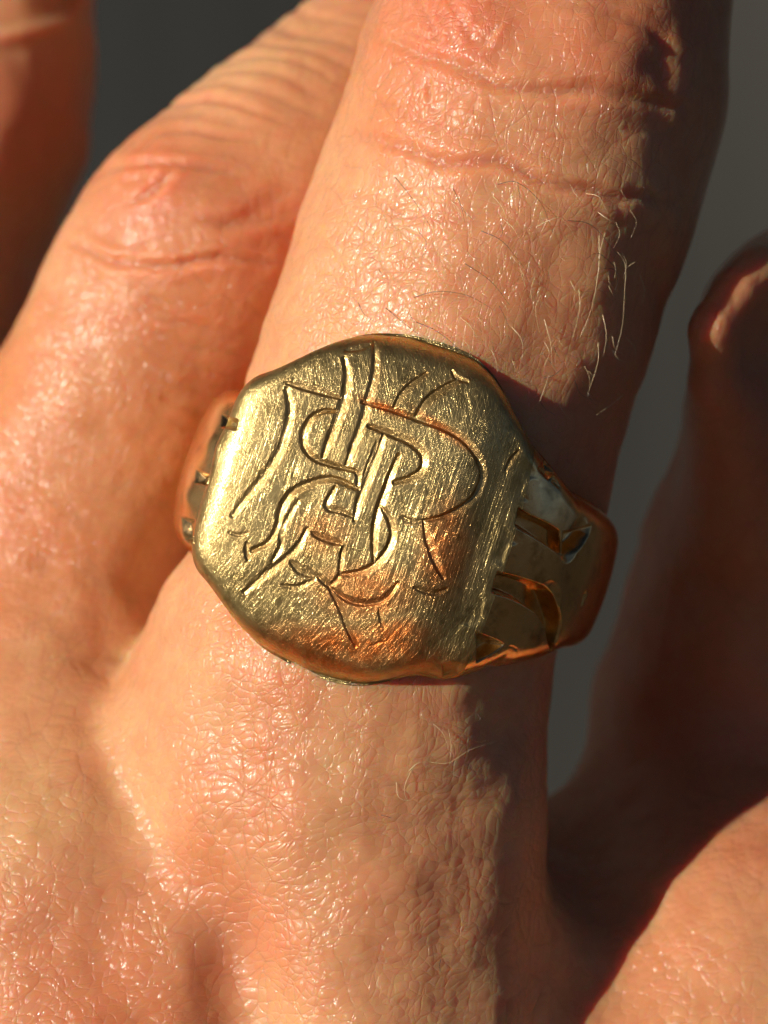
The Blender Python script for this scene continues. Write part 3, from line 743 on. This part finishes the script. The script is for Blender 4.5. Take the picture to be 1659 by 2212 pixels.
def hair(pts, mat, r=0.022, lift=0.5):
    sp = spline(pts, 5); co = []
    n_ = len(sp)
    cen = []
    for i, (x, y) in enumerate(sp):
        p = surf(x, y)
        if p is None: continue
        t = i / (n_ - 1)
        p = p.copy(); p[2] += 0.02 + lift * math.sin(min(1, t * 1.15) * math.pi * 0.72)
        cen.append(p)
    if len(cen) < 3: return
    cen = np.array(cen); tan = np.gradient(cen, axis=0)
    for i, (p, t) in enumerate(zip(cen, tan)):
        t = t / np.linalg.norm(t); a = np.cross(t, [0, 0, 1]); a /= max(np.linalg.norm(a), 1e-6); b = np.cross(a, t)
        rr_ = r * (1 - 0.75 * i / len(cen))
        for k in range(4):
            th = k * math.pi / 2; co.append(p + rr_ * (math.cos(th) * a + math.sin(th) * b))
    m_ = len(cen)
    q = np.array([[i * 4 + k, i * 4 + (k + 1) % 4, (i + 1) * 4 + (k + 1) % 4, (i + 1) * 4 + k] for i in range(m_ - 1) for k in range(4)])
    mesh_np('hair', np.array(co), q, mat, hand)
def h5(pts): return [(823 + 0.504 * x, 0.504 * y) for x, y in pts]     # crop of the upper right
dk_h = [[(60, 760), (130, 850), (210, 970)], [(500, 790), (580, 785), (680, 870), (735, 1000)], [(800, 945), (900, 970), (1010, 1090)],
        [(140, 1275), (240, 1252), (370, 1270), (490, 1335)], [(150, 1380), (250, 1430), (390, 1545)], [(310, 810), (340, 880), (360, 960)],
        [(955, 1150), (1000, 1160), (1010, 1220), (985, 1270)], [(20, 1320), (100, 1390), (170, 1440)], [(430, 990), (520, 1040), (620, 1160)],
        [(360, 1130), (470, 1210), (550, 1310)], [(700, 1620), (740, 1610), (775, 1580)], [(1010, 1150), (930, 1090), (880, 1110)]]
lt_h = [[(670, 970), (720, 948), (775, 945), (850, 1050)], [(525, 940), (570, 990), (600, 1050)], [(930, 910), (970, 945), (1020, 970)],
        [(1015, 1080), (1045, 1140), (1040, 1250), (1030, 1400), (1000, 1520)], [(935, 1010), (930, 1150), (900, 1320), (850, 1450)], [(848, 1240), (848, 1330), (820, 1450)],
        [(685, 1265), (660, 1330), (680, 1440)], [(700, 1370), (725, 1480), (730, 1570)], [(960, 1000), (940, 1060), (930, 1130)], [(1050, 1150), (1080, 1130), (1100, 1130)],
        [(950, 1350), (962, 1440), (950, 1530)], [(930, 1470), (925, 1560), (880, 1700)], [(340, 1360), (380, 1400), (410, 1450)], [(1110, 1180), (1125, 1250), (1115, 1300)],
        [(560, 1400), (600, 1460), (605, 1540)], [(300, 860), (330, 900), (350, 950)], [(660, 1190), (640, 1250), (655, 1330)], [(720, 1610), (700, 1660), (675, 1730)],
        [(1040, 1690), (980, 1740), (920, 1780)], [(480, 840), (520, 900), (560, 1010)], [(880, 830), (930, 850), (970, 920)], [(620, 1230), (600, 1180), (590, 1120)]]
for h_ in dk_h: hair(h5(h_), dark, 0.015, 0.4)
for h_ in lt_h: hair(h5(h_), blond, 0.015, 0.5)
def h7(pts): return [(823 + 0.504 * x, 1316.6 + 0.504 * y) for x, y in pts]
for h_ in [[(215, 655), (290, 655), (380, 600), (490, 565)], [(290, 515), (300, 580), (295, 640)], [(225, 490), (265, 530), (290, 600)], [(120, 690), (160, 655), (215, 650)],
           [(65, 740), (75, 800), (120, 815), (155, 790)], [(130, 690), (100, 760), (110, 820)]]: hair(h7(h_), blond, 0.014, 0.3)
for h_ in [[(255, 1500), (250, 1530), (258, 1555)], [(415, 450), (425, 465), (418, 475)], [(0, 880), (25, 885), (45, 892)], [(705, 360), (715, 375), (745, 388)]]: hair(h7(h_), dark, 0.013, 0.2)

for k in range(80):                                  # short fine hairs leaning down and to the right
    x = random.uniform(760, 1390); y = random.uniform(380, 930)
    if x < 600 + (800 - y) * 0.5 or (y > 690 + (x - 850) * 0.45 and x < 1130): continue
    ln = random.uniform(25, 70); an = R(random.uniform(48, 84)); cv_ = random.uniform(-0.5, 0.5)
    p = [(x, y), (x + ln * .5 * math.cos(an), y + ln * .5 * math.sin(an)), (x + ln * math.cos(an + cv_), y + ln * math.sin(an + cv_))]
    hair(p, random.choice([blond, blond, blond, dark]), random.uniform(0.007, 0.013), random.uniform(0.15, 0.4))
